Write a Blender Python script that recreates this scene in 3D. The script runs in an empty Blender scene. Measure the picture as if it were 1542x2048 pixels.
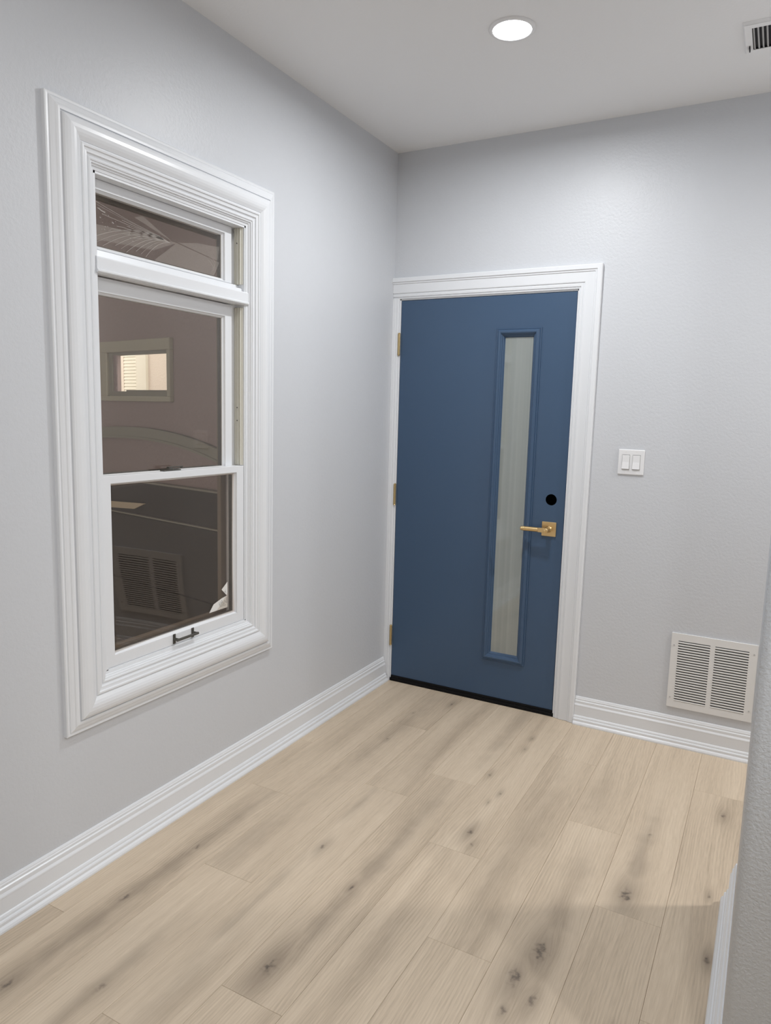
import bpy, bmesh, math, random
from mathutils import Vector, Matrix
random.seed(7)
C = bpy.data.collections.new('scene'); bpy.context.scene.collection.children.link(C)
SC = bpy.context.scene
PI = math.pi

# ------------------------------------------------------------------ camera
cam_d = bpy.data.cameras.new('camera'); cam = bpy.data.objects.new('camera', cam_d); C.objects.link(cam)
cam_d.sensor_fit = 'HORIZONTAL'; cam_d.sensor_width = 36.0; cam_d.lens = 1436.77 / 1542 * 36.0
cam_d.clip_start = 0.02; cam_d.clip_end = 100
R_ = ((0.87769336, 0.47848821, 0.02652174), (-0.08862687, 0.10768221, 0.99022716), (-0.4709561, 0.87146633, -0.13691887))
m = Matrix.Identity(4)
for i in range(3):
    m[i][0] = R_[0][i]; m[i][1] = R_[1][i]; m[i][2] = -R_[2][i]
m[0][3], m[1][3], m[2][3] = 1.8333, -3.4272, 1.4855
cam.matrix_world = m
SC.camera = cam

# ------------------------------------------------------------------ world, lights, exposure
H = 2.7986
w = bpy.data.worlds.new('world'); SC.world = w; w.use_nodes = True
w.node_tree.nodes['Background'].inputs[0].default_value = (1.0, 0.97, 0.90, 1)
w.node_tree.nodes['Background'].inputs[1].default_value = 2.85
SC.view_settings.view_transform = 'Standard'; SC.view_settings.look = 'None'
SC.view_settings.gamma = 1; SC.view_settings.use_curve_mapping = False
SC.view_settings.exposure = 0.0

def area(name, loc, power, size, color=(1, 0.985, 0.96), rot=(0, 0, 0), spread=180):
    l = bpy.data.lights.new(name, 'AREA'); l.shape = 'DISK'; l.size = size; l.energy = power; l.color = color
    l.spread = math.radians(spread)
    o = bpy.data.objects.new(name, l); C.objects.link(o); o.location = loc; o.rotation_euler = rot
    return o
LC = (0.965, 0.985, 1.0)
area('ceiling_lamp_light', (0.91, -0.90, H - 0.014), 17, 0.12, LC, spread=175)        # the fitting in view
area('near_wall_fill_light', (2.20, -3.90, H - 0.01), 22, 0.14, LC)  # unseen, added behind the camera to brighten the near wall end
area('second_hall_lamp_light', (0.95, -2.75, H - 0.01), 5.5, 0.12, LC)            # its twin, above and behind the camera
area('entry_lamp_light', (0.95, -5.3, H - 0.01), 4, 0.14, LC)
area('side_lamp_light', (2.90, -0.45, H - 0.01), 26, 0.14, (1.0, 0.97, 0.93), spread=166)  # the room on the right
area('side_lamp_light_far', (3.6, -3.2, H - 0.01), 30, 0.14, LC)

# ------------------------------------------------------------------ materials
def mat(name):
    M = bpy.data.materials.new(name); M.use_nodes = True
    nt = M.node_tree; return M, nt, nt.nodes['Principled BSDF'], nt.nodes['Material Output']

def simple(name, col, rough=0.5, metal=0.0, spec=0.5, bump=None, coat=0.0, emit=None):
    M, nt, b, o = mat(name)
    b.inputs['Base Color'].default_value = (*col, 1); b.inputs['Roughness'].default_value = rough
    b.inputs['Metallic'].default_value = metal; b.inputs['Specular IOR Level'].default_value = spec
    b.inputs['Coat Weight'].default_value = coat
    if emit:
        b.inputs['Emission Color'].default_value = (*emit[0], 1); b.inputs['Emission Strength'].default_value = emit[1]
    if bump:
        tc = nt.nodes.new('ShaderNodeTexCoord'); prev = None
        for sc, st, dist in bump:
            n = nt.nodes.new('ShaderNodeTexNoise'); n.inputs['Scale'].default_value = sc; n.inputs['Detail'].default_value = 3
            nt.links.new(tc.outputs['Object'], n.inputs['Vector'])
            bp = nt.nodes.new('ShaderNodeBump'); bp.inputs['Strength'].default_value = st; bp.inputs['Distance'].default_value = dist
            nt.links.new(n.outputs['Fac'], bp.inputs['Height'])
            if prev: nt.links.new(prev.outputs['Normal'], bp.inputs['Normal'])
            prev = bp
        nt.links.new(prev.outputs['Normal'], b.inputs['Normal'])
    return M

M_wall = simple('wall_paint', (0.635, 0.65, 0.68), 0.42, bump=[(85, 0.4, 0.002), (220, 0.4, 0.0008)])
M_wall_near = simple('lit_wall_paint_heavy_texture', (0.66, 0.705, 0.765), 0.42, bump=[(150, 0.9, 0.0026), (330, 0.5, 0.0010)])  # same wall paint, paler and bluer: cool light put into its colour
M_ceil = simple('ceiling_paint', (0.88, 0.885, 0.895), 0.8, bump=[(90, 0.3, 0.002)])
M_trim = simple('white_gloss_trim', (0.80, 0.815, 0.84), 0.30)
M_sash = simple('white_sash_paint', (0.80, 0.815, 0.84), 0.35)
M_track = simple('beige_vinyl', (0.74, 0.72, 0.64), 0.45)
M_blue = simple('blue_door_paint', (0.050, 0.094, 0.169), 0.36, bump=[(120, 0.12, 0.001)])
M_brass = simple('brushed_brass', (0.78, 0.56, 0.28), 0.34, metal=1.0)
M_brass2 = simple('aged_brass', (0.62, 0.47, 0.24), 0.32, metal=1.0)
M_pewter = simple('dark_pewter', (0.10, 0.095, 0.085), 0.45, metal=0.5)
M_black = simple('black_rubber', (0.004, 0.004, 0.005), 0.7, spec=0.2)
M_hole = simple('bore_shade_black', (0.002, 0.002, 0.002), 0.9, spec=0.0)  # black lining, the unlit depth of the bored hole painted in
M_plate = simple('white_plastic', (0.84, 0.84, 0.85), 0.28)
M_reg = simple('register_enamel', (0.81, 0.805, 0.795), 0.38)
M_duct = simple('duct_shade_and_rocker_grey', (0.20, 0.20, 0.19), 0.8)
M_cduct = simple('duct_shade_and_lever', (0.03, 0.03, 0.035), 0.8)
M_greg = simple('grey_register_enamel', (0.55, 0.545, 0.54), 0.45)
M_lens = simple('lamp_lens', (0.9, 0.9, 0.9), 0.5, emit=((0.96, 0.98, 1.0), 9.0))
M_gasket = simple('dark_glazing_gasket', (0.035, 0.037, 0.036), 0.5)
M_extframe = simple('brown_exterior_frame', (0.16, 0.13, 0.10), 0.6)
M_sub = simple('subfloor_dark', (0.10, 0.075, 0.055), 0.8)
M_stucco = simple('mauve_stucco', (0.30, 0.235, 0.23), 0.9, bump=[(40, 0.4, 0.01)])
M_stone = simple('weathered_trim', (0.40, 0.37, 0.30), 0.85)
M_stone_d = simple('dark_trim', (0.26, 0.245, 0.21), 0.85)  # darker trim tone for the frame, arch and ledges
M_cream = simple('cream_siding', (0.88, 0.86, 0.74), 0.7)
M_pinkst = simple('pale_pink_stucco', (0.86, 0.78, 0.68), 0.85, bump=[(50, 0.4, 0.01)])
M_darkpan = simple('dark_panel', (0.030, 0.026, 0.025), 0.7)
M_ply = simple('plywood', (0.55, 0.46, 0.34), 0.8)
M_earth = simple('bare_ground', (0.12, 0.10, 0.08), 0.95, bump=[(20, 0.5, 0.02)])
M_label = simple('white_label_paper', (0.80, 0.79, 0.76), 0.6)
M_ink = simple('grey_ink', (0.22, 0.22, 0.22), 0.6)
M_film = simple('film_wrinkle', (0.34, 0.31, 0.28), 0.3)

def glass_mat(name, tint, wave=0.0, fmul=1.0):
    M, nt, b, o = mat(name); nt.nodes.remove(b)
    tr = nt.nodes.new('ShaderNodeBsdfTransparent'); tr.inputs[0].default_value = (*tint, 1)
    gl = nt.nodes.new('ShaderNodeBsdfGlossy'); gl.inputs['Color'].default_value = (1, 0.93, 0.88, 1); gl.inputs['Roughness'].default_value = 0.0
    fr = nt.nodes.new('ShaderNodeFresnel'); fr.inputs['IOR'].default_value = 1.5
    mu = nt.nodes.new('ShaderNodeMath'); mu.operation = 'MULTIPLY'; mu.inputs[1].default_value = fmul; mu.use_clamp = True
    mx = nt.nodes.new('ShaderNodeMixShader')
    ge = nt.nodes.new('ShaderNodeNewGeometry'); mm = nt.nodes.new('ShaderNodeMath'); mm.operation = 'MULTIPLY_ADD'
    mm.inputs[1].default_value = 1 / 1.5 - 1.5; mm.inputs[2].default_value = 1.5      # same reflectance on leaving the pane
    nt.links.new(ge.outputs['Backfacing'], mm.inputs[0]); nt.links.new(mm.outputs[0], fr.inputs['IOR'])
    nt.links.new(fr.outputs[0], mu.inputs[0]); nt.links.new(mu.outputs[0], mx.inputs[0])
    nt.links.new(tr.outputs[0], mx.inputs[1]); nt.links.new(gl.outputs[0], mx.inputs[2]); nt.links.new(mx.outputs[0], o.inputs[0])
    if wave:
        tc = nt.nodes.new('ShaderNodeTexCoord'); n = nt.nodes.new('ShaderNodeTexNoise'); n.inputs['Scale'].default_value = 3.2
        n.inputs['Detail'].default_value = 0
        bp = nt.nodes.new('ShaderNodeBump'); bp.inputs['Strength'].default_value = 1.0; bp.inputs['Distance'].default_value = wave
        nt.links.new(tc.outputs['Object'], n.inputs['Vector']); nt.links.new(n.outputs['Fac'], bp.inputs['Height'])
        nt.links.new(bp.outputs[0], gl.inputs['Normal'])
    return M
M_glass = glass_mat('tinted_glass', (0.93, 0.915, 0.89), 0.0, 1.25)
M_glass_w = glass_mat('wavy_tinted_glass', (0.90, 0.87, 0.84), 0.0, 1.2)

def frosted():
    M, nt, b, o = mat('frosted_glass')
    tc = nt.nodes.new('ShaderNodeTexCoord'); mp = nt.nodes.new('ShaderNodeMapping'); mp.inputs['Scale'].default_value = (45, 45, 0.25)
    n = nt.nodes.new('ShaderNodeTexNoise'); n.inputs['Scale'].default_value = 1.0; n.inputs['Detail'].default_value = 2
    r = nt.nodes.new('ShaderNodeValToRGB'); r.color_ramp.elements[0].position = 0.3; r.color_ramp.elements[1].position = 0.75
    r.color_ramp.elements[0].color = (0.26, 0.285, 0.272, 1); r.color_ramp.elements[1].color = (0.32, 0.345, 0.33, 1)
    nt.links.new(tc.outputs['Object'], mp.inputs[0]); nt.links.new(mp.outputs[0], n.inputs['Vector'])
    nt.links.new(n.outputs['Fac'], r.inputs[0]); nt.links.new(r.outputs[0], b.inputs['Base Color'])
    b.inputs['Roughness'].default_value = 0.05; b.inputs['Specular IOR Level'].default_value = 1.0; b.inputs['Coat Weight'].default_value = 0.8
    return M
M_frost = frosted()

# --- oak plank group: grain in world coordinates, knots given as positions on the board
def plank_mat(name, tone, seed, knots=(), streaks=()):
    M, nt, b, o = mat(name)
    N = nt.nodes.new; L = nt.links.new
    def math_(op, a, c=None, clamp=False):
        n = N('ShaderNodeMath'); n.operation = op; n.use_clamp = clamp
        for i, v in enumerate((a, c)):
            if v is None: continue
            if isinstance(v, (int, float)): n.inputs[i].default_value = v
            else: L(v, n.inputs[i])
        return n.outputs[0]
    def vm(op, a, c):
        n = N('ShaderNodeVectorMath'); n.operation = op
        for i, v in enumerate((a, c)):
            if isinstance(v, tuple): n.inputs[i].default_value = v
            else: L(v, n.inputs[i])
        return n
    geo = N('ShaderNodeNewGeometry'); P = geo.outputs['Position']
    sp = N('ShaderNodeSeparateXYZ'); L(P, sp.inputs[0]); X = sp.outputs[0]
    dark = None; halo = None; shift = None
    for kx, ky, s, sz in knots:
        d = vm('SUBTRACT', P, (kx, ky, 0)).outputs[0]
        # knot heart (ragged with a little noise)
        nz = N('ShaderNodeTexNoise'); nz.inputs['Scale'].default_value = 48; nz.inputs['Detail'].default_value = 3; L(P, nz.inputs['Vector'])
        dw = vm('ADD', d, vm('MULTIPLY', vm('SUBTRACT', nz.outputs['Color'], (.5, .5, .5)).outputs[0], (sz * 1.9, sz * 3.0, 0)).outputs[0]).outputs[0]
        q = vm('MULTIPLY', dw, (1 / (sz * 0.34), 1 / (sz * 0.66), 0)).outputs[0]
        l = vm('LENGTH', q, q).outputs['Value']
        l2 = l
        g = math_('MULTIPLY', math_('POWER', 2.718, math_('MULTIPLY', math_('MULTIPLY', l2, l2), -1.0)), s)
        dark = g if dark is None else math_('MAXIMUM', dark, g)
        q2 = vm('MULTIPLY', d, (1 / (sz * 1.5), 1 / (sz * 4.2), 0)).outputs[0]; l3 = vm('LENGTH', q2, q2).outputs['Value']
        g2 = math_('POWER', 2.718, math_('MULTIPLY', math_('MULTIPLY', l3, l3), -1.0))
        h = math_('MULTIPLY', g2, min(0.62, s * 0.62))
        halo = h if halo is None else math_('MAXIMUM', halo, h)
        dx = math_('MULTIPLY', math_('SUBTRACT', X, kx), math_('MULTIPLY', g2, -0.75))
        shift = dx if shift is None else math_('ADD', shift, dx)
    for x0, y0, wd, ln, s in streaks:
        d = vm('SUBTRACT', P, (x0, y0, 0)).outputs[0]
        q = vm('MULTIPLY', d, (1 / wd, 1 / ln, 0)).outputs[0]
        nz = N('ShaderNodeTexNoise'); nz.inputs['Scale'].default_value = 9; nz.inputs['Detail'].default_value = 2; L(P, nz.inputs['Vector'])
        l = vm('LENGTH', q, q).outputs['Value']
        l = math_('ADD', l, math_('MULTIPLY', math_('SUBTRACT', nz.outputs['Fac'], 0.5), 1.6))
        h = math_('MULTIPLY', math_('POWER', 2.718, math_('MULTIPLY', math_('MULTIPLY', l, l), -1.0)), s)
        halo = h if halo is None else math_('MAXIMUM', halo, h)
    cm = N('ShaderNodeCombineXYZ'); L(shift if shift is not None else X, cm.inputs[0])
    if shift is None: base = P
    else: base = vm('ADD', P, cm.outputs[0]).outputs[0]
    base = vm('ADD', base, (seed * 3.17, seed * 7.31, seed)).outputs[0]
    # slow wander of the grain
    wn = N('ShaderNodeTexNoise'); wn.inputs['Scale'].default_value = 1.0; wn.inputs['Detail'].default_value = 2
    L(vm('MULTIPLY', base, (5, 1.1, 1)).outputs[0], wn.inputs['Vector'])
    wc = N('ShaderNodeCombineXYZ'); L(math_('MULTIPLY', math_('SUBTRACT', wn.outputs['Fac'], 0.5), 0.07), wc.inputs[0])
    base = vm('ADD', base, wc.outputs[0]).outputs[0]
    def noise(sx, sy, det, ro=0.5):
        n = N('ShaderNodeTexNoise'); n.inputs['Scale'].default_value = 1.0; n.inputs['Detail'].default_value = det; n.inputs['Roughness'].default_value = ro
        L(vm('MULTIPLY', base, (sx, sy, 1)).outputs[0], n.inputs['Vector']); return n.outputs['Fac']
    broad = noise(13, 0.8, 2); med = noise(95, 2.2, 3); fine = noise(360, 16, 3)
    ws = N('ShaderNodeSeparateXYZ'); L(base, ws.inputs[0])
    ring = math_('SINE', math_('MULTIPLY', ws.outputs[0], 620.0))
    ringm = math_('MULTIPLY', math_('MULTIPLY', ring, 0.09), math_('SUBTRACT', math_('MULTIPLY', noise(8, 1.6, 1), 2.6), 0.9, True))
    v = math_('ADD', math_('MULTIPLY', math_('SUBTRACT', broad, 0.5), 0.72), math_('MULTIPLY', math_('SUBTRACT', med, 0.5), 0.42))
    v = math_('ADD', v, math_('MULTIPLY', math_('SUBTRACT', fine, 0.5), 0.55)); v = math_('ADD', v, ringm)
    v = math_('ADD', v, 0.5 + tone, True)
    r = N('ShaderNodeValToRGB'); e = r.color_ramp.elements
    e[0].position = 0.0; e[0].color = (0.36, 0.283, 0.205, 1); e[1].position = 1.0; e[1].color = (0.78, 0.658, 0.512, 1)
    mid = e.new(0.5); mid.color = (0.615, 0.502, 0.378, 1)
    L(v, r.inputs[0]); col = r.outputs[0]
    def mixc(fac, a, c):
        n = N('ShaderNodeMix'); n.data_type = 'RGBA'; L(fac, n.inputs['Factor']); L(a, n.inputs['A']); n.inputs['B'].default_value = (*c, 1); return n.outputs['Result']
    if halo is not None: col = mixc(halo, col, (0.20, 0.155, 0.115))
    if dark is not None: col = mixc(math_('MULTIPLY', dark, 0.82), col, (0.075, 0.060, 0.052))
    L(col, b.inputs['Base Color'])
    b.inputs['Roughness'].default_value = 0.48; b.inputs['Specular IOR Level'].default_value = 0.35
    bp = N('ShaderNodeBump'); bp.inputs['Strength'].default_value = 0.12; bp.inputs['Distance'].default_value = 0.001
    L(fine, bp.inputs['Height']); L(bp.outputs[0], b.inputs['Normal'])
    return M

# ------------------------------------------------------------------ helpers
def mesh_obj(name, me, m, parent=None, smooth=False):
    o = bpy.data.objects.new(name, me); C.objects.link(o)
    if m: me.materials.append(m)
    if smooth:
        for p in me.polygons: p.use_smooth = True
    if parent: o.parent = parent
    return o
def obj(name, bm, m, parent=None, smooth=False):
    bmesh.ops.recalc_face_normals(bm, faces=bm.faces)
    me = bpy.data.meshes.new(name); bm.to_mesh(me); bm.free()
    return mesh_obj(name, me, m, parent, smooth)
def tag(o, label, cat, kind=None, group=None):
    o['label'] = label; o['category'] = cat
    if kind: o['kind'] = kind
    if group: o['group'] = group
    return o
def empty(name, loc=(0, 0, 0)):
    o = bpy.data.objects.new(name, None); C.objects.link(o); o.empty_display_size = 0.05; o.location = loc; return o
def place(o, loc):            # parts are modelled in world coordinates; keep them there under an offset parent
    o.matrix_parent_inverse = Matrix.Translation(-Vector(loc))
def box(x0, x1, y0, y1, z0, z1, bev=0.0, bm=None, seg=1):
    own = bm is None
    if own: bm = bmesh.new()
    r = bmesh.ops.create_cube(bm, size=1.0)
    for v in r['verts']:
        v.co = Vector(((x0 + x1) / 2 + v.co.x * (x1 - x0), (y0 + y1) / 2 + v.co.y * (y1 - y0), (z0 + z1) / 2 + v.co.z * (z1 - z0)))
    if bev:
        ed = list({e for v in r['verts'] for e in v.link_edges})
        bmesh.ops.bevel(bm, geom=ed, offset=bev, segments=seg, affect='EDGES', profile=0.5)
    return bm
def cyl(p0, p1, r, seg=24, bm=None, r2=None):
    if bm is None: bm = bmesh.new()
    p0, p1 = Vector(p0), Vector(p1); d = p1 - p0
    M = Matrix.Translation((p0 + p1) / 2) @ d.to_track_quat('Z', 'Y').to_matrix().to_4x4()
    bmesh.ops.create_cone(bm, cap_ends=True, segments=seg, radius1=r, radius2=r if r2 is None else r2, depth=d.length, matrix=M)
    return bm
def lathe(origin, axis, prof, seg=32, bm=None):
    """prof: (distance along axis, radius)"""
    if bm is None: bm = bmesh.new()
    q = Vector(axis).to_track_quat('Z', 'Y').to_matrix().to_4x4(); T = Matrix.Translation(Vector(origin)) @ q
    rings = []
    for a, r in prof:
        rings.append([bm.verts.new(T @ Vector((r * math.cos(2 * PI * i / seg), r * math.sin(2 * PI * i / seg), a))) for i in range(seg)])
    for k in range(len(rings) - 1):
        for i in range(seg):
            j = (i + 1) % seg; bm.faces.new((rings[k][i], rings[k][j], rings[k + 1][j], rings[k + 1][i]))
    bm.faces.new(rings[0]); bm.faces.new(rings[-1])
    return bm
def plate(loops, thick, fmap):
    """flat plate with holes. loops: 2D outlines (first outer). fmap(a,b,h)->world, h from 0 to thick"""
    cu = bpy.data.curves.new('tmp', 'CURVE'); cu.dimensions = '2D'; cu.fill_mode = 'BOTH'; cu.extrude = thick / 2
    for lp in loops:
        s = cu.splines.new('POLY'); s.points.add(len(lp) - 1); s.use_cyclic_u = True
        for i, (a, b) in enumerate(lp): s.points[i].co = (a, b, 0, 1)
    t = bpy.data.objects.new('tmp', cu); C.objects.link(t); bpy.context.view_layer.update()
    me = bpy.data.meshes.new_from_object(t); bpy.data.objects.remove(t); bpy.data.curves.remove(cu)
    bm = bmesh.new(); bm.from_mesh(me); bpy.data.meshes.remove(me)
    bmesh.ops.remove_doubles(bm, verts=bm.verts, dist=1e-5)
    for v in bm.verts: v.co = Vector(fmap(v.co.x, v.co.y, v.co.z + thick / 2))
    return bm
def rect(a0, a1, b0, b1): return [(a0, b0), (a1, b0), (a1, b1), (a0, b1)]
def circle(a, b, r, n=40): return [(a + r * math.cos(2 * PI * i / n), b + r * math.sin(2 * PI * i / n)) for i in range(n)]
def sweep_rect(a0, a1, b0, b1, prof, fmap, sides='lrtb', cut=None):
    """mitred frame; prof (t inward from the outer rectangle, h height). returns {side: bmesh}"""
    out = {}
    cor = {'bl': lambda t: (a0 + t, b0 + t), 'br': lambda t: (a1 - t, b0 + t), 'tl': lambda t: (a0 + t, b1 - t), 'tr': lambda t: (a1 - t, b1 - t)}
    ends = {'l': ('bl', 'tl'), 'r': ('br', 'tr'), 't': ('tl', 'tr'), 'b': ('bl', 'br')}
    pr = list(prof)
    for s in sides:
        bm = bmesh.new(); vs = []
        for c in ends[s]: vs.append([bm.verts.new(fmap(*cor[c](t), h)) for t, h in pr])
        n = len(pr)
        for i in range(n - 1): bm.faces.new((vs[0][i], vs[0][i + 1], vs[1][i + 1], vs[1][i]))
        bm.faces.new((vs[0][n - 1], vs[0][0], vs[1][0], vs[1][n - 1]))
        bm.faces.new(vs[0]); bm.faces.new(vs[1])
        out[s] = bm
    return out
def extrude_prof(prof, f0, f1):
    """prof of (h,z); f0,f1 map (h,z) to the two end sections"""
    bm = bmesh.new(); A = [bm.verts.new(f0(h, z)) for h, z in prof]; B = [bm.verts.new(f1(h, z)) for h, z in prof]; n = len(prof)
    for i in range(n):
        j = (i + 1) % n; bm.faces.new((A[i], A[j], B[j], B[i]))
    bm.faces.new(A); bm.faces.new(B); return bm
L = lambda a, b, h: (h, a, b)           # left wall: a = y, b = z, h = into the room
B = lambda a, b, h: (a, -h, b)          # back wall: a = x, b = z, h = into the room

# ------------------------------------------------------------------ room shell
WY0, WY1, WZ0, WZ1 = -1.900, -1.204, 0.635, 2.170       # window opening
DX0, DX1, DZ1 = 0.036, 0.967, 2.075                     # door opening
bm = plate([rect(-6, 0.12, -0.02, H + 0.1), rect(WY0, WY1, WZ0, WZ1)[::-1]], 0.12, lambda a, b, h: (-h, a, b))
tag(obj('wall_left', bm, M_wall), 'light grey textured wall on the left, pierced by the tall window', 'wall', 'structure')
bm = plate([[(0, -0.02), (DX0, -0.02), (DX0, DZ1), (DX1, DZ1), (DX1, -0.02), (4.6, -0.02), (4.6, H + 0.1), (0, H + 0.1)]], 0.12, lambda a, b, h: (a, h, b))
tag(obj('wall_back', bm, M_wall), 'light grey textured wall at the far end holding the blue door', 'wall', 'structure')
# short wall at the right with rounded corners
PX, PY0, PY1, RR = 1.8385, -2.0, -1.09, 0.018
out = [(2.6, PY1)]
for i in range(9):
    a = PI / 2 + i * PI / 16; out.append((PX + RR + RR * math.cos(a), PY1 - RR + RR * math.sin(a)))
for i in range(9):
    a = PI + i * PI / 16; out.append((PX + RR + RR * math.cos(a), PY0 + RR + RR * math.sin(a)))
out.append((2.6, PY0))
bm = plate([out], H + 0.02, lambda a, b, h: (a, b, h - 0.02))
tag(obj('wall_right', bm, M_wall_near), 'near grey textured wall end with rounded corner at the right edge', 'wall', 'structure')
tag(obj('wall_far_right', box(4.6, 4.72, -6.12, 0.12, -0.02, H + 0.1), M_wall), 'grey end wall of the side room, out of view to the right', 'wall', 'structure')
tag(obj('wall_rear', box(-0.12, 4.6, -6.12, -6.0, -0.02, H + 0.1), M_wall), 'grey wall closing the hall behind the viewer', 'wall', 'structure')
tag(obj('ceiling', box(-0.12, 4.72, -6.12, 0.12, H, H + 0.1), M_ceil), 'flat off-white ceiling with one round lamp and an air register', 'ceiling', 'structure')

floor = tag(obj('floor', box(0, 4.6, -6.0, 0.12, -0.10, -0.0085), M_sub), 'light oak plank floor with grey knots and long staggered boards', 'floor', 'structure')

# planks: rows run along y, 0.195 wide and 1.295 long
seams = [0.0, 0.105] + [0.105 + 0.1941 * i for i in range(1, 24)]
seams = [s for s in seams if s < 4.6] + [4.6]
joint0 = {0: -0.865, 1: -1.29, 2: -0.48, 3: -1.055, 4: -0.84, 5: -1.285, 6: -0.41, 7: -0.89, 8: -1.32, 9: -0.40}
tones = {(0, 0): .10, (1, 0): .02, (1, 1): .0, (2, 0): -.10, (2, 1): .02, (3, 0): -.02, (3, 1): .05, (4, 0): .10}
KN = [(0.757, -2.026, 1.0, .030), (1.539, -1.221, 1.0, .028), (1.375, -1.600, .95, .034), (1.343, -1.722, .9, .030), (1.404, -1.773, .7, .020),
      (1.776, -0.555, .8, .016), (1.789, -1.389, .95, .014), (1.769, -1.093, .7, .009), (0.778, -1.634, .9, .014), (0.580, -1.499, .65, .015),
      (0.208, -2.024, .8, .018), (0.215, -1.72, .7, .016), (0.212, -2.41, .85, .026), (0.985, -1.154, .9, .017), (0.378, -0.657, .7, .012),
      (1.554, -0.837, .6, .013), (0.988, -0.844, .7, .009), (0.425, -2.298, .55, .022), (1.35, -1.84, .7, .014), (1.02, -1.22, .5, .013),
      (0.90, -0.72, .5, .012), (0.47, -0.13, .7, .014), (0.35, -0.33, .55, .010), (0.95, -0.30, .7, .008), (0.955, -0.42, .6, .008), (1.72, -0.40, .5, .010), (1.60, -1.75, .35, .006), (0.97,-0.93,.6,.006)]
ST = [(0.215, -1.95, .028, .75, .50), (0.79, -1.55, .030, .60, .50), (0.84, -0.25, .035, .35, .30), (1.545, -1.0, .030, .32, .48), (0.37, -0.55, .035, .45, .34),
      (0.42, -2.30, .025, .22, .42), (1.38, -1.45, .045, .30, .40), (0.56, -1.85, .018, .30, .30), (0.62, -0.55, .05, .35, .22), (1.16, -1.0, .05, .35, .26),
      (1.15, -1.35, .03, .25, .28), (0.55, -1.20, .020, .12, .35), (0.98, -1.75, .035, .25, .25), (1.33, -0.65, .05, .2, .2), (0.34, -1.6, .05, .2, .3), (0.60, -2.2, .04, .2, .25)]
shared = [plank_mat('oak_plank_%s' % n, t, s) for n, t, s in (('pale', .06, 41), ('warm', 0, 52), ('grey', -.06, 63))]
cnt = 0
for r in range(len(seams) - 1):
    x0, x1 = seams[r] + 0.00025, seams[r + 1] - 0.00025
    j = joint0.get(r, -random.uniform(0.05, 1.2))
    ends = [0.0] + [j - 1.295 * k for k in range(6)]
    ends = [e for e in ends if e > -6.0] + [-6.0]
    for k in range(len(ends) - 1):
        y1, y0 = ends[k] - 0.00025, ends[k + 1] + 0.00025
        if y1 - y0 < 0.02: continue
        if y1 < -4.4 and k: 
            continue
        kn = [q for q in KN if x0 < q[0] < x1 and y0 < q[1] < y1]
        st = [q for q in ST if x0 < q[0] < x1 and y0 - .1 < q[1] < y1]
        t = tones.get((r, k), random.uniform(-.07, .07))
        vis = r < 11 and y1 > -2.7
        mm = plank_mat('oak_board_%d' % cnt, t, cnt + 1, kn, st) if vis else shared[(r + k) % 3]
        bm = bmesh.new(); zt, be = 0.0, 0.0008
        vv = [bm.verts.new(c) for c in ((x0, y0, -.008), (x1, y0, -.008), (x1, y1, -.008), (x0, y1, -.008), (x0, y0, zt - be), (x1, y0, zt - be), (x1, y1, zt - be), (x0, y1, zt - be),
                                        (x0 + be, y0 + be, zt), (x1 - be, y0 + be, zt), (x1 - be, y1 - be, zt), (x0 + be, y1 - be, zt))]
        for a in (0, 4):
            for i in range(4):
                jn = (i + 1) % 4; bm.faces.new((vv[a + i], vv[a + jn], vv[a + 4 + jn], vv[a + 4 + i]))
        bm.faces.new(vv[8:12]); bm.faces.new(vv[0:4][::-1])
        obj('plank', bm, mm, floor); cnt += 1
# the strip of floor behind the viewer, one sheet
obj('floor_run', box(0, 4.6, -6.0, -4.42, -0.008, -0.0005), shared[1], floor)['kind'] = 'stuff'

# ------------------------------------------------------------------ baseboards
BB = [(0, 0), (.037, 0), (.037, .006), (.034, .012), (.029, .017), (.029, .026), (.027, .0295), (.023, .031), (.0225, .037), (.020, .0415), (.0165, .0435), (.0165, .089),
      (.017, .091), (.0165, .095), (.012, .102), (.012, .112), (.0115, .1145), (.008, .117), (.008, .124), (.006, .127), (.0055, .130), (.003, .1345), (0, .135)]
bm = extrude_prof(BB, lambda h, z: (h, -6.0, z), lambda h, z: (h, -0.019 if h < 0.036 else -0.017, z))
tag(obj('baseboard_left', bm, M_trim), 'white stepped baseboard running along the foot of the left wall', 'baseboard', 'structure')
bm = extrude_prof(BB, lambda h, z: (1.0715, -h, z), lambda h, z: (4.6, -h, z))
tag(obj('baseboard_back', bm, M_trim), 'white stepped baseboard right of the blue door, below the wall grille', 'baseboard', 'structure')
bm = extrude_prof(BB, lambda h, z: (PX - h, PY1 + 0.0, z), lambda h, z: (PX - h, PY0 - h, z))
bbr = tag(obj('baseboard_right', bm, M_trim), 'white stepped baseboard on the near right wall end', 'baseboard', 'structure')
bm = extrude_prof(BB, lambda h, z: (PX - h, PY0 - h, z), lambda h, z: (2.6, PY0 - h, z))
obj('baseboard_return', bm, M_trim, bbr)

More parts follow.
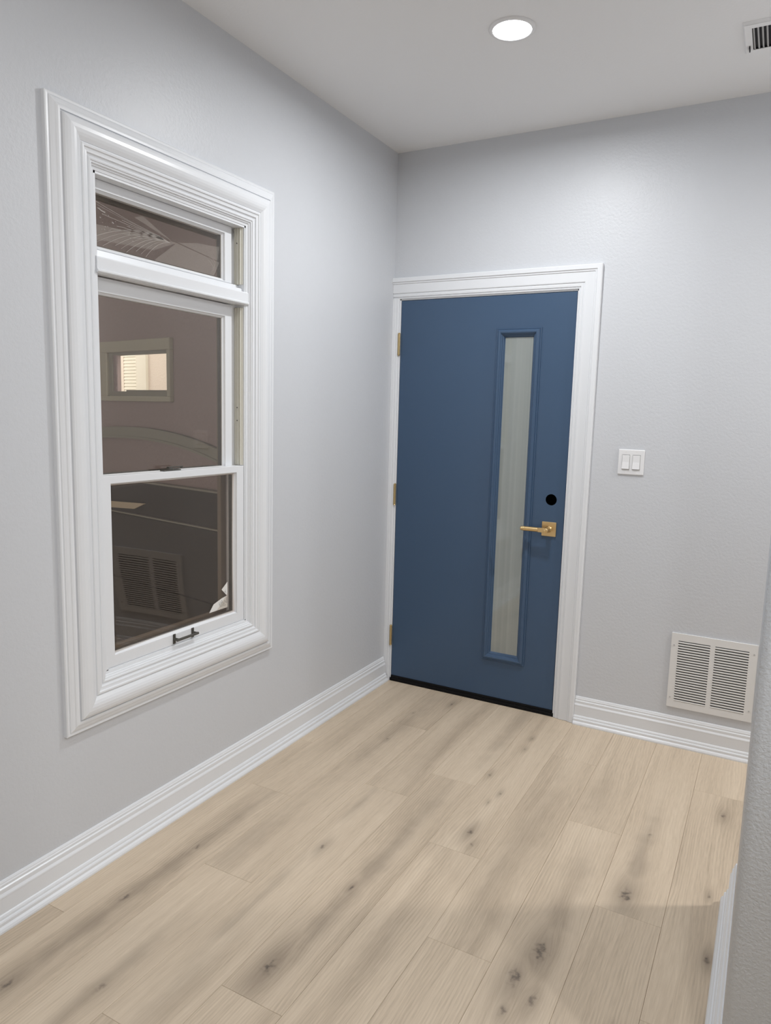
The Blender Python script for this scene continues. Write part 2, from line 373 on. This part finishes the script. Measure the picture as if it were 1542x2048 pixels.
# ------------------------------------------------------------------ door_1
door = tag(empty('door_1', (0.50, 0, 0)), 'flat blue front door with a narrow frosted glass strip and brass lever', 'door', 'structure')
def dp(name, bm, m, parent=door, smooth=False):
    o = obj(name, bm, m, parent, smooth)
    if parent is door: place(o, (0.50, 0, 0))
    return o
SX0, SX1, SZ0, SZ1 = 0.0451, 0.9582, 0.0327, 2.0647
GX0, GX1, GZ0, GZ1 = 0.604, 0.784, 0.258, 1.886
bm = plate([rect(SX0, SX1, SZ0, SZ1), rect(GX0, GX1, GZ0, GZ1)[::-1], circle(0.892, 1.088, 0.0275)[::-1]], 0.044, lambda a, b, h: (a, 0.001 + h, b))
slab = dp('door_slab', bm, M_blue)
LF = [(0, 0), (0, .005), (.003, .008), (.007, .0065), (.008, .0095), (.013, .0145), (.019, .0155), (.024, .0135), (.026, .009), (.031, .006), (.032, .001), (.037, -.001), (.040, -.006), (.043, -.010), (.043, -.014), (0, -.002)]
for s, b_ in sweep_rect(0.5755, 0.8015, 0.230, 1.9075, LF, B).items():
    o = obj('lite_frame', b_, M_blue, slab); o.matrix_parent_inverse = Matrix.Identity(4)
obj('frosted_pane', box(GX0 + .001, GX1 - .001, 0.010, 0.016, GZ0 + .001, GZ1 - .001), M_frost, slab)
bm = lathe((0.892, 0.0020, 1.088), (0, 1, 0), [(0, .0270), (.039, .0270), (.040, .0269)], 40)
f = [x for x in bm.faces if len(x.verts) > 4 and x.calc_center_median().y < 0.01]; bmesh.ops.delete(bm, geom=f, context='FACES')
obj('bore_hole', bm, M_hole, slab)
dp('door_sweep', box(SX0 - .001, SX1, -0.004, 0.040, 0.0185, 0.0330, 0.002), M_black)
dp('threshold', box(DX0 + .002, DX1 - .001, -0.006, 0.110, 0.0, 0.0180, 0.002), M_black)
# jamb: three boards with a stop
for nm, bm in (('jamb', box(DX0, SX0 - .003, 0.0, 0.118, 0, 2.0735)), ('jamb', box(SX1 + .0030, DX1, 0.0, 0.118, 0.0, 2.0735)), ('jamb', box(DX0, DX1, 0.0, 0.118, SZ1 + .0030, DZ1)),
               ('door_stop', box(SX0 - .003, SX0 + .010, 0.047, 0.06, 0.02, SZ1)), ('door_stop', box(SX1 - .010, SX1 + .003, 0.047, 0.06, 0.02, SZ1)), ('door_stop', box(SX0, SX1, 0.047, 0.06, SZ1 - .010, SZ1 + .003))):
    dp(nm, bm, M_trim)
DC = [(0, 0), (0, .022), (.004, .0255), (.021, .0255), (.0235, .0215), (.026, .0205), (.030, .0205), (.0325, .0165), (.036, .0165), (.074, .0155), (.077, .0145), (.078, .011), (.081, .0105),
      (.084, .0125), (.094, .0115), (.096, .0065), (.098, .006), (.100, .0085), (.104, .0075), (.104, 0)]
CO, CH = 1.071, 2.1787
sw = sweep_rect(-0.2, CO, -0.3, CH, DC, B, 'rt')
for s, b_ in sw.items():
    if s == 't': bmesh.ops.bisect_plane(b_, geom=b_.verts[:] + b_.edges[:] + b_.faces[:], plane_co=(0.0005, 0, 0), plane_no=(-1, 0, 0), clear_outer=True)
    else: bmesh.ops.bisect_plane(b_, geom=b_.verts[:] + b_.edges[:] + b_.faces[:], plane_co=(0, 0, 0.001), plane_no=(0, 0, -1), clear_outer=True)
    dp('casing', b_, M_trim)
# left casing, ripped down to fit the corner
bm = extrude_prof([(0.0005, 0), (0.0005, .0145), (.016, .0135), (.018, .010), (.021, .0115), (.030, .0105), (.032, .0065), (.037, .0075), (.037, 0)],
                  lambda a, h: (a, -h, 0.001), lambda a, h: (a, -h, 2.0755))
dp('casing', bm, M_trim)
for z0, z1 in ((1.786, 1.900), (0.997, 1.103), (0.209, 0.318)):
    hz = (z0 + z1) / 2; hh = 0.054
    bm = bmesh.new(); x, y = 0.0395, -0.0085
    for k in range(5):
        za = hz - hh + k * 2 * hh / 5; cyl((x, y, za + .0006), (x, y, za + 2 * hh / 5 - .0006), 0.0066, 16, bm)
    cyl((x, y, hz - hh), (x, y, hz + hh), 0.0058, 16, bm)
    lathe((x, y, hz + hh), (0, 0, 1), [(0, .0055), (.002, .0068), (.004, .0045), (.0055, .002)], 16, bm)
    lathe((x, y, hz - hh), (0, 0, -1), [(0, .0055), (.002, .0068), (.004, .0045), (.0055, .002)], 16, bm)
    box(x - .012, x + .003, -0.0030, -0.0001, hz - hh, hz + hh, 0, bm)
    hg = dp('hinge', bm, M_brass2)
# lever handle
hd = dp('door_handle', box(0.8555, 0.9255, -0.0075, 0.0009, 0.9095, 0.9795, 0.0012), M_brass)
cx, cz = 0.8905, 0.9445
bm = lathe((cx, -0.0075, cz), (0, -1, 0), [(0, .016), (.003, .016), (.004, .0125), (.036, .0125), (.040, .0115), (.0565, .0115), (.058, .010)], 32)
obj('handle_neck', bm, M_brass, hd, True)
obj('lever_block', box(0.852, 0.889, -0.0645, -0.0475, cz - .0105, cz + .0105, 0.001), M_brass, hd)
pr = [(0, .0085), (.002, .0102)]
for k in range(34):
    a = .004 + k * .0021; pr += [(a, .0108), (a + .0010, .0116)]
pr += [(.0765, .0114), (.078, .0088), (.080, .0088), (.081, .0100), (.088, .0094), (.0895, .007)]
obj('lever_grip', lathe((0.853, -0.055, cz), (-1, 0, 0), pr, 28), M_brass, hd, True)
for o in hd.children: o.matrix_parent_inverse = Matrix.Translation((-0.5, 0, 0)).inverted() @ Matrix.Translation((-0.5, 0, 0))

# ------------------------------------------------------------------ window_1
win = tag(empty('window_1', (0, -1.552, 0.635)), 'tall white-framed sash window with transom and dark tinted panes', 'window', 'structure')
WL = (0, -1.552, 0.635)
def wp(name, bm, m, parent=win, smooth=False):
    o = obj(name, bm, m, parent, smooth)
    if parent is win: place(o, WL)
    return o
WC = [(0, 0), (0, .013), (.003, .0155), (.009, .0150), (.0105, .0140), (.012, .0170), (.018, .0195), (.0255, .0215), (.028, .0238), (.033, .0252), (.0395, .0250), (.0405, .0205), (.0435, .0205), (.0445, .0275),
      (.048, .0315), (.055, .0345), (.064, .0365), (.074, .0370), (.083, .0355), (.091, .0325), (.098, .0285), (.101, .0268), (.102, .0248), (.1035, .0248), (.1045, .0275), (.1075, .0288), (.112, .0282), (.1135, .0262),
      (.1145, .0245), (.119, .0235), (.1245, .0232), (.1262, .0190), (.1315, .0165), (.133, .0190), (.1365, .0200), (.140, .0190), (.1412, .0160), (.1455, .0155), (.147, .0105), (.151, .0095), (.1525, .0055), (.1610, .0040), (.1610, 0)]
for s, b_ in sweep_rect(-2.0588, -1.0462, 0.4773, 2.3280, WC, L).items():
    wp('casing', b_, M_trim)
# frame lining the opening (white front edge, beige tracks deeper)
Y0, Y1, Z0, Z1 = WY0 + .0002, WY1 - .0002, WZ0 + .0002, WZ1 - .0002
bm = bmesh.new()
box(-0.118, 0.002, Y0, Y0 + .010, Z0, Z1, 0, bm); box(-0.118, 0.002, Y1 - .009, Y1, Z0, Z1, 0, bm)
box(-0.118, 0.002, Y0, Y1, Z0, Z0 + .006, 0, bm); box(-0.118, 0.002, Y0, Y1, Z1 - .010, Z1, 0, bm)
box(-0.060, -0.052, Y0, Y1, Z1 - .025, Z1, 0, bm)
wp('frame', bm, M_sash)
for ya, yb, d in ((Y1 - .0095, Y1 - .0091, -1), (Y0 + .0091, Y0 + .0095, 1)):
    y = ya if d < 0 else yb
    for za, zb in ((1.267, 1.868), (1.953, Z1 - .0105)):
        bm = bmesh.new()
        prof = [(-.004, 0), (-.006, .003), (-.010, .003), (-.011, .008), (-.014, .008), (-.015, .003), (-.020, .003), (-.021, .0095), (-.024, .0095), (-.025, .004), (-.034, .004), (-.035, .010), (-.038, .010), (-.039, .003), (-.047, .003), (-.048, 0)]
        bm = extrude_prof(prof, lambda h, q: (h, y + d * q, za), lambda h, q: (h, y + d * q, zb))
        wp('sash_track', bm, M_track)
for z in (2.105, 1.49, 1.44):
    wp('track_screw', cyl((-.0295, Y1 - .0130, z), (-.0295, Y1 - .0160, z), .0022, 10), M_pewter)
# transom bar between the two windows
pr = [(-.075, 1.880), (.004, 1.876), (.0055, 1.8785), (.0105, 1.8785), (.013, 1.8815), (.013, 1.886), (.010, 1.8885), (.0085, 1.8885), (.0085, 1.921), (.0065, 1.925), (-.008, 1.928), (-.010, 1.938), (-.026, 1.9405), (-.028, 1.951), (-.075, 1.9535)]
tb = wp('transom_bar', extrude_prof(pr, lambda h, z: (h, Y0 + .004, z), lambda h, z: (h, Y1 + .006, z)), M_sash)
def sash(name, y0, y1, z0, z1, ws, wt, wb, hf, hb, hg, gm, wsr=None):
    """sash frame with bevelled inner edge, glass as its child"""
    wsr = wsr or ws
    gy0, gy1, gz0, gz1 = y0 + ws, y1 - wsr, z0 + wb, z1 - wt
    bm = bmesh.new()
    O = [(y0, z0), (y1, z0), (y1, z1), (y0, z1)]; I = [(gy0, gz0), (gy1, gz0), (gy1, gz1), (gy0, gz1)]
    bv = .008; J = [(gy0 - bv, gz0 - bv), (gy1 + bv, gz0 - bv), (gy1 + bv, gz1 + bv), (gy0 - bv, gz1 + bv)]
    rings = [[bm.verts.new((h, a, b)) for a, b in R] for h, R in ((hb, O), (hf - .001, O), (hf, [(a + .001 * (1 if a < (y0 + y1) / 2 else -1), b + .001 * (1 if b < (z0 + z1) / 2 else -1)) for a, b in O]), (hf, J), (hf - .005, J), (hg + .001, I), (hb, I))]
    rings.append(rings[0])
    for k in range(len(rings) - 1):
        for i in range(4):
            j = (i + 1) % 4; bm.faces.new((rings[k][i], rings[k][j], rings[k + 1][j], rings[k + 1][i]))
    s = wp(name, bm, M_sash)
    g = obj('pane', box(hg - .002, hg + .002, gy0 - .004, gy1 + .004, gz0 - .004, gz1 + .004), gm, s); 
    if gm is M_glass_w:      # old sheet glass: gently uneven surface
        me = g.data; b2 = bmesh.new(); b2.from_mesh(me)
        bmesh.ops.subdivide_edges(b2, edges=[e for e in b2.edges if abs(e.verts[0].co.x - e.verts[1].co.x) < 1e-5], cuts=40, use_grid_fill=True)
        for v in b2.verts:
            a, b = v.co.y, v.co.z
            v.co.x += ((a + 1.555) ** 2 + (b - .96) ** 2) / 16 - .0055 + .0004 * math.sin(9 * a + 7 * b + 1.0) * math.sin(8 * b - 3 * a)   # bowed pane
        b2.to_mesh(me); b2.free()
        for p in me.polygons: p.use_smooth = abs(p.normal.x) > .5
    k = .006
    bmg = bmesh.new()
    for (a0, a1, b0, b1) in ((gy1 - k, gy1 + .001, gz0, gz1), (gy0 - .001, gy0 + .003, gz0, gz1), (gy0, gy1, gz0 - .001, gz0 + .003)):
        box(hg - .014, hg - .0025, a0, a1, b0, b1, 0, bmg)
    obj('gasket', bmg, M_gasket, s)
    return s, (gy0, gy1, gz0, gz1)
lo, lg = sash('lower_sash', -1.8895, -1.2140, 0.6420, 1.2650, .039, .032, .045, -.002, -.034, -.018, M_glass_w, wsr=.049)
up, ug = sash('upper_sash', -1.8890, -1.2420, 1.2300, 1.8740, .038, .052, .036, -.036, -.062, -.048, M_glass, wsr=.046)
tr, tg = sash('transom_sash', -1.8890, -1.2420, 1.9540, 2.1590, .038, .037, .012, -.036, -.062, -.048, M_glass, wsr=.046)
print('glass', lg, ug, tg)
# exterior storm frame outside the glass
for a in ((-0.112, -0.092, -1.245, -1.2135, 0.642, 2.158), (-0.112, -0.092, -1.889, -1.865, 0.642, 2.158), (-0.112, -0.092, -1.865, -1.245, 0.642, 0.675), (-0.112, -0.092, -1.865, -1.245, 2.12, 2.158)):
    wp('storm_frame', box(*a, 0.002), M_extframe)
# meeting-rail lock
bm = bmesh.new(); box(-.030, -.008, -1.625, -1.545, 1.2652, 1.2690, .001, bm)
lathe((-.019, -1.590, 1.2690), (0, 0, 1), [(0, .011), (.006, .011), (.008, .009)], 20, bm)
box(-.024, -.013, -1.600, -1.530, 1.2765, 1.2795, .001, bm); cyl((-.0185, -1.533, 1.272), (-.0185, -1.533, 1.279), .005, 12, bm)
wp('sash_lock', bm, M_pewter)
# sash lift handle on the bottom rail
bm = bmesh.new(); zc = 0.6635
for y in (-1.597, -1.505):
    box(-.0022, .0012, y - .006, y + .006, zc - .018, zc + .018, .0008, bm)
    cyl((0, y, zc), (.020, y, zc), .0055, 12, bm)
    cyl((.0010, y, zc + .012), (.0022, y, zc + .012), .0028, 10, bm); cyl((.0010, y, zc - .012), (.0022, y, zc - .012), .0028, 10, bm)
cyl((.020, -1.604, zc), (.020, -1.498, zc), .0048, 12, bm)
obj('lift_handle', bm, M_pewter, lo)
# torn white label in the corner of the lower pane
hx = -.0155
def poly(pts, h0, h1, m, parent, name):
    bm = bmesh.new(); A = [bm.verts.new((h0, a, b)) for a, b in pts]; D = [bm.verts.new((h1, a, b)) for a, b in pts]; n = len(pts)
    bm.faces.new(A); bm.faces.new(D)
    for i in range(n): j = (i + 1) % n; bm.faces.new((A[i], A[j], D[j], D[i]))
    return obj(name, bm, m, parent)
lb = [(-1.296, 0.812), (-1.330, 0.787), (-1.299, 0.757), (-1.330, 0.752), (-1.376, 0.738), (-1.400, 0.7095), (-1.296, 0.7095)]
poly(lb, hx, hx + .0003, M_label, lo, 'label_sticker')
bm = bmesh.new()
def seg(a, b, w_=.0012):
    (y0, z0), (y1, z1) = a, b; d = Vector((y1 - y0, z1 - z0)).normalized(); n = Vector((-d.y, d.x)) * w_ / 2
    vs = [bm.verts.new((hx + .0006, y0 + n.x * s, z0 + n.y * s)) for s in (1, -1)] + [bm.verts.new((hx + .0006, y1 + n.x * s, z1 + n.y * s)) for s in (-1, 1)]
    bm.faces.new(vs)
c0 = (-1.330, .732)
seg((-1.345, .741), (-1.343, .727)); seg((-1.343, .727), (-1.316, .727)); seg((-1.318, .728), (-1.330, .744)); seg((-1.330, .744), (-1.342, .728)); seg((-1.316, .727), (-1.313, .741)); seg((-1.313, .741), (-1.304, .729))
seg((-1.333, .734), (-1.327, .734), .003); seg((-1.304, .729), (-1.302, .750))
for k in range(7): seg((-1.3415 + k * .0052, .7215), (-1.3385 + k * .0052, .7215), .0022)
for k in range(6): seg((-1.300, .728 + k * .0042), (-1.300, .7305 + k * .0042), .002)
seg((-1.312, .778), (-1.305, .770), .0015); seg((-1.314, .770), (-1.306, .782), .001)
obj('label_print', bm, M_ink, lo)
# wrinkled film on the transom pane
bm = bmesh.new(); rg = random.Random(3)
def ribbon(pts, w_):
    for (a, b) in zip(pts[:-1], pts[1:]):
        d = Vector((b[0] - a[0], b[1] - a[1])); 
        if d.length < 1e-6: continue
        n = Vector((-d.y, d.x)).normalized() * w_ / 2
        bm.faces.new([bm.verts.new((-.0455, a[0] + n.x, a[1] + n.y)), bm.verts.new((-.0455, a[0] - n.x, a[1] - n.y)), bm.verts.new((-.0455, b[0] - n.x, b[1] - n.y)), bm.verts.new((-.0455, b[0] + n.x, b[1] + n.y))])
fy, fz = -1.515, 2.045
for k in range(9):        # upper fan, nearly straight and slanting up to the left
    ya = -1.86 + .012 * k + rg.uniform(-.004, .004); za = 2.10 - .0115 * k
    pts = [(fy + (ya - fy) * t, fz + (za - fz) * t ** 1.5 + rg.uniform(-.0005, .0005)) for t in [.22 + .78 * i / 9 for i in range(10)]]
    ribbon(pts[:rg.randint(6, 10)] if k % 3 else pts, rg.uniform(.0006, .0014))
for k in range(9):        # lower fan, drooping curves
    ye = -1.875 + .024 * k; ze = 2.018 - .006 * k
    pts = []
    for i in range(11):
        t = .18 + .82 * i / 10; pts.append((fy + (ye - fy) * t, fz - .004 + (ze - fz) * t + .022 * math.sin(PI * t) - .030 * t ** 3))
    pts = [q for q in pts if q[1] > tg[2] + .004]
    ribbon(pts, rg.uniform(.0008, .0018))
for k in range(26):
    a, b = rg.uniform(-1.845, -1.70), rg.uniform(1.99, 2.085); r0 = rg.uniform(.0006, .0022)
    ribbon([(a, b), (a + r0 * 2.2, b - r0 * .8)], r0)
ribbon([(-1.840, 2.079), (-1.828, 2.074), (-1.815, 2.072)], .0035); ribbon([(-1.79, 2.05), (-1.783, 2.047)], .003)
for k in range(3):
    ribbon([(-1.36 + .03 * math.sin(PI * i / 8) + .004 * k, 2.02 - .007 * i + .01 * k) for i in range(8)], .0007)
obj('wrinkled_film', bm, M_film, tr)['kind'] = 'stuff'
MF, nt, b_, o_ = mat('loose_clear_film'); tb_ = nt.nodes.new('ShaderNodeBsdfTransparent'); mx_ = nt.nodes.new('ShaderNodeMixShader'); mx_.inputs[0].default_value = 0.07
b_.inputs['Base Color'].default_value = (0.80, 0.74, 0.66, 1); b_.inputs['Roughness'].default_value = 0.5
nt.links.new(tb_.outputs[0], mx_.inputs[1]); nt.links.new(b_.outputs[0], mx_.inputs[2]); nt.links.new(mx_.outputs[0], o_.inputs[0])
for pts_ in ([(fy - .02, fz), (-1.70, 2.085), (-1.665, 2.098), (-1.60, 2.070)], [(fy, fz), (-1.62, 1.968), (-1.33, 1.968), (-1.30, 2.02)], [(fy, fz), (-1.62, 2.000), (-1.85, 1.985), (-1.86, 2.03)], [(fy + .01, fz + .002), (-1.31, 2.025), (-1.30, 2.075), (-1.42, 2.065)]):
    poly(pts_, -.0452, -.0450, MF, tr, 'film_fold')

# ------------------------------------------------------------------ things on the walls and ceiling
# double switch
sx, sz, q = 1.2519, 1.2908, 0.0575
o = tag(obj('light_switch', box(sx - q, sx + q, -0.0065, -0.0002, sz - q, sz + q, 0.0032, seg=2), M_plate), 'white double rocker light switch on the wall right of the blue door', 'switch')
for k, dx in enumerate((-.023, .023)):
    obj('rocker_frame', box(sx + dx - .0172, sx + dx + .0172, -0.0069, -0.0060, sz - .0340, sz + .0340), M_duct, o)
    bm = bmesh.new(); a, b = sx + dx - .0160, sx + dx + .0160
    up_, dn = (-.0080, -.0125)
    v = [bm.verts.new(c) for c in ((a, -.006, sz - .0325), (b, -.006, sz - .0325), (b, -.006, sz + .0325), (a, -.006, sz + .0325), (a, dn, sz - .031), (b, dn, sz - .031), (b, -.0085, sz), (a, -.0085, sz), (b, up_, sz + .031), (a, up_, sz + .031))]
    for fc in ((4, 5, 6, 7), (7, 6, 8, 9), (0, 1, 5, 4), (3, 9, 8, 2), (0, 4, 7, 9, 3), (1, 2, 8, 6, 5), (0, 3, 2, 1)): bm.faces.new([v[i] for i in fc])
    obj('rocker', bm, M_plate, o)
    for dz in (-.0475, .0475):
        obj('screw', cyl((sx + dx, -.0060, sz + dz), (sx + dx, -.0072, sz + dz), .0026, 12), M_reg, o)
# return-air grille
VX0, VX1, VZ0, VZ1 = 1.4871, 1.8385, 0.1787, 0.5282
fx = lambda t: VX0 + t * (VX1 - VX0); fz_ = lambda t: VZ1 - t * (VZ1 - VZ0)
gr1 = (fx(.085), fx(.462), fz_(.912), fz_(.095)); gr2 = (fx(.520), fx(.905), fz_(.912), fz_(.095))
bm = plate([rect(VX0, VX1, VZ0, VZ1), rect(*gr1)[::-1], rect(*gr2)[::-1]], .0025, lambda a, b, h: (a, -.0079 + h, b))
vent = tag(obj('wall_grille', bm, M_reg), 'off-white square louvred return-air grille low on the wall right of the door', 'vent')
bm = bmesh.new()
for s, b_ in sweep_rect(VX0, VX1, VZ0, VZ1, [(0, 0), (0, .005), (.0025, .0075), (.006, .0075), (.006, .0)], B).items():
    t = bpy.data.meshes.new('t'); b_.to_mesh(t); b_.free(); bm.from_mesh(t); bpy.data.meshes.remove(t)
obj('rim', bm, M_reg, vent)
obj('duct_shade_sheet', box(VX0 + .02, VX1 - .02, -.0008, -.0002, VZ0 + .02, VZ1 - .02), M_duct, vent)  # grey sheet, paints the shade behind the louvres
NL = 24; step = (gr1[3] - gr1[2]) / NL
def louver(a0, a1):
    bm = bmesh.new(); s = step
    pts = [(-.0088, -s * .5), (-.0094, -s * .12), (-.0082, 0), (-.0060, 0), (-.0060, -s * .5)]
    A = [bm.verts.new((a0, y, z)) for y, z in pts]; D = [bm.verts.new((a1, y, z)) for y, z in pts]; n = len(pts)
    for i in range(n): j = (i + 1) % n; bm.faces.new((A[i], A[j], D[j], D[i]))
    bm.faces.new(A); bm.faces.new(D); return bm
for g in (gr1, gr2):
    first = None
    for k in range(NL):
        z = g[2] + (k + 0.62) * step
        if first is None: first = obj('louver', louver(g[0], g[1]), M_reg, vent); first.location.z = z
        else:
            c = first.copy(); C.objects.link(c); c.location.z = z
for a, b in ((fx(.035), fz_(.16)), (fx(.962), fz_(.12)), (fx(.035), fz_(.87)), (fx(.962), fz_(.86))):
    obj('screw', cyl((a, -.0072, b), (a, -.0092, b), .0038, 14), M_greg, vent)
# recessed ceiling lamp
lx, ly = 0.910, -0.900
lamp = tag(empty('ceiling_lamp', (lx, ly, H)), 'round glowing recessed lamp with thin white rim in the ceiling', 'lamp')
bm = lathe((0, 0, 0), (0, 0, -1), [(0, .080), (.003, .080), (.006, .076), (.0075, .068), (.0070, .0665), (.0, .0660)], 64)
f = [x for x in bm.faces if len(x.verts) > 4]; bmesh.ops.delete(bm, geom=f, context='FACES')
obj('trim_ring', bm, M_plate, lamp, True)
obj('lens', lathe((0, 0, -.001), (0, 0, -1), [(0, .0662), (.003, .0662), (.0055, .060), (.0065, .03)], 64), M_lens, lamp, True)
# ceiling register, cut by the right edge of the picture
RX0, RX1, RY0, RY1 = 1.612, 1.93, -0.602, -0.392
fr = lambda a, b, h: (a, b, H - h)
bm = plate([rect(RX0, RX1, RY0, RY1), rect(RX0 + .022, RX1 - .022, RY0 + .025, RY1 - .025)[::-1]], .003, lambda a, b, h: (a, b, H - .0104 + h))
reg = tag(obj('ceiling_register', bm, M_ceil), 'off-white ceiling air register with dark curved slots at the top right', 'vent')
bm = bmesh.new()
for s, b_ in sweep_rect(RX0 - .006, RX1 + .006, RY0 - .006, RY1 + .006, [(0, 0), (0, .001), (.007, .0100), (.013, .0100), (.013, 0)], fr).items():
    t = bpy.data.meshes.new('t'); b_.to_mesh(t); b_.free(); bm.from_mesh(t); bpy.data.meshes.remove(t)
obj('rim', bm, M_ceil, reg)
obj('duct_shade_sheet', box(RX0 + .014, RX1 - .014, RY0 + .014, RY1 - .014, H - .0015, H - .0002), M_cduct, reg)  # near-black sheet, the shade above the slats put into its colour
first = None; n = 20; st_ = (RX1 - RX0 - .044) / n
for k in range(n):
    x = RX0 + .022 + (k + .5) * st_
    if first is None:
        pts = [(-.0062, -.0018), (-.0045, -.0065), (-.0010, -.0088), (.0008, -.0095), (.0008, -.0087), (-.0006, -.0078), (-.0038, -.0058), (-.0054, -.0016)]
        bm = bmesh.new(); A = [bm.verts.new((a, RY0 + .026, b)) for a, b in pts]; D = [bm.verts.new((a, RY1 - .026, b)) for a, b in pts]
        for i in range(8): j = (i + 1) % 8; bm.faces.new((A[i], A[j], D[j], D[i]))
        bm.faces.new(A); bm.faces.new(D); first = obj('slat', bm, M_greg, reg); first.location = (x, 0, H)
    else:
        c = first.copy(); C.objects.link(c); c.location = (x, 0, H)
obj('damper_lever', box(RX0 + .010, RX0 + .014, -.455, -.425, H - .020, H - .010, .001), M_cduct, reg)

# ------------------------------------------------------------------ outside, seen through the window
O_ = Vector((-2.18859, 0.31579, 0)); E_ = Vector((0.98484, -0.17347, 0)); N_ = Vector((-0.17347, -0.98484, 0))
X_ = lambda a, b, h: tuple(O_ + E_ * a + N_ * h + Vector((0, 0, b)))      # a along the wall, b height, h out of the wall
def xbox(a0, a1, b0, b1, h0, h1, bm=None, bev=0):
    bm = box(a0, a1, h0, h1, b0, b1, bev, bm)
    for v in bm.verts: v.co = Vector(X_(v.co.x, v.co.z, v.co.y))
    return bm
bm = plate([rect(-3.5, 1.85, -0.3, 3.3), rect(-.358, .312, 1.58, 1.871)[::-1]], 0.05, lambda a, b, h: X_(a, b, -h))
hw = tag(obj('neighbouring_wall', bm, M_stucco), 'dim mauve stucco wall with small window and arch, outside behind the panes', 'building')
for a in ((-.503, .371, 1.871, 1.950), (-.503, .371, 1.518, 1.555), (-.503, -.415, 1.555, 1.871), (.335, .371, 1.555, 1.871)):
    obj('window_trim', xbox(*a, 0.0, .035, bev=.004), M_stone, hw)
for a in ((-.415, -.375, 1.555, 1.871), (-.375, .335, 1.853, 1.871), (-.375, .335, 1.555, 1.590), (.308, .335, 1.59, 1.853)):
    obj('window_frame', xbox(*a, -.05, .012), M_stone_d, hw)
obj('vent_bar', xbox(-.228, .258, 1.590, 1.600, -.03, -.01), M_stone_d, hw)
# arch band: circle through the measured crown and shoulders
def arc(R, ac, top, a0, a1, n=28): return [(ac + R * math.sin(t), top - R + R * math.cos(t)) for t in [a0 + (a1 - a0) * i / n for i in range(n + 1)]]
RA = 4.2
def arch(a0, a1, top, wd, h, m, name):
    up_ = []; dn = []
    for i in range(33):
        a = a0 + (a1 - a0) * i / 32; d = a - (-.06)
        z = top - (d * d) / (2 * 4.6) * (1 if d > 0 else .55)- (abs(d) ** 3) * .02
        up_.append((a, z)); dn.append((a, z - wd))
    return obj(name, plate([up_ + dn[::-1]], h, lambda a, b, hh: X_(a, b, hh)), m, hw)
arch(-1.6, 1.45, 1.334, .082, .04, M_stone_d, 'arch_trim')
arch(-1.6, 1.45, 1.268, .016, .055, M_stone_d, 'arch_bead')
# low dark boards, ledge lines and a scrap of plywood
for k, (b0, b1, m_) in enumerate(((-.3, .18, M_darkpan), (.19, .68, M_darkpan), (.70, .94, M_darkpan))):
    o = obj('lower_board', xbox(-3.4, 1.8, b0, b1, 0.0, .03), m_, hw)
obj('ledge', xbox(-3.4, 1.8, .940, .952, 0, .06), M_stone_d, hw)
obj('ledge', xbox(-3.4, 1.8, .690, .700, 0, .05), M_stone_d, hw)
pw = [(-.75, .700), (-.03, .745), (.11, .797), (-.75, .750)]
obj('plywood_scrap', plate([pw], .012, lambda a, b, h: X_(a, b, .062 + h)), M_ply, hw)
# bright facade beyond the small window
fc = tag(empty('siding_facade', tuple(O_ + N_ * -1.6)), 'bright cream facade glimpsed through the small outdoor window', 'building')
def fp(name, bm, m): 
    o = obj(name, bm, m, fc); o.matrix_parent_inverse = Matrix.Translation(-(O_ + N_ * -1.6)); return o
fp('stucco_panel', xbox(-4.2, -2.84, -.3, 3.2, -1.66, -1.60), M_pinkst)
for k in range(40):
    z = 1.2 + k * .036
    bm = bmesh.new()
    pts = [(-1.64, z), (-1.600, z), (-1.608, z + .0352), (-1.64, z + .0352)]
    A = [bm.verts.new(X_(-2.84, b, h)) for h, b in pts]; D = [bm.verts.new(X_(-2.55, b, h)) for h, b in pts]
    for i in range(4): j = (i + 1) % 4; bm.faces.new((A[i], A[j], D[j], D[i]))
    bm.faces.new(A); bm.faces.new(D); fp('siding_board', bm, M_cream)
fp('siding_backing', xbox(-2.84, -2.55, -.3, 3.2, -1.67, -1.641), M_stone_d)
fp('corner_post', xbox(-2.55, -2.36, -.3, 3.2, -1.66, -1.57), M_cream)
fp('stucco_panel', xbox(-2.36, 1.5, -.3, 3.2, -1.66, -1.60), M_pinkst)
tag(obj('sky_shade_slab', box(-4.2, -0.121, -7.0, 0.30, 3.2, 3.3), M_darkpan), 'unseen dark slab added to shade the passage outside the tall window', 'roof', 'structure')  # added out of view to block sky light from the stucco
tag(obj('sky_shade_wall', box(-4.3, -4.2, -7.0, 0.30, -0.30, 3.3), M_stucco), 'unseen stucco wall added to keep sky light out of the outside passage', 'wall', 'structure')  # added beside the view, closes the passage against sky light
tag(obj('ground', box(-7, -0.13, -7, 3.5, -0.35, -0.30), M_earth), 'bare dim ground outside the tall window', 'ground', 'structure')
print('planks', cnt)
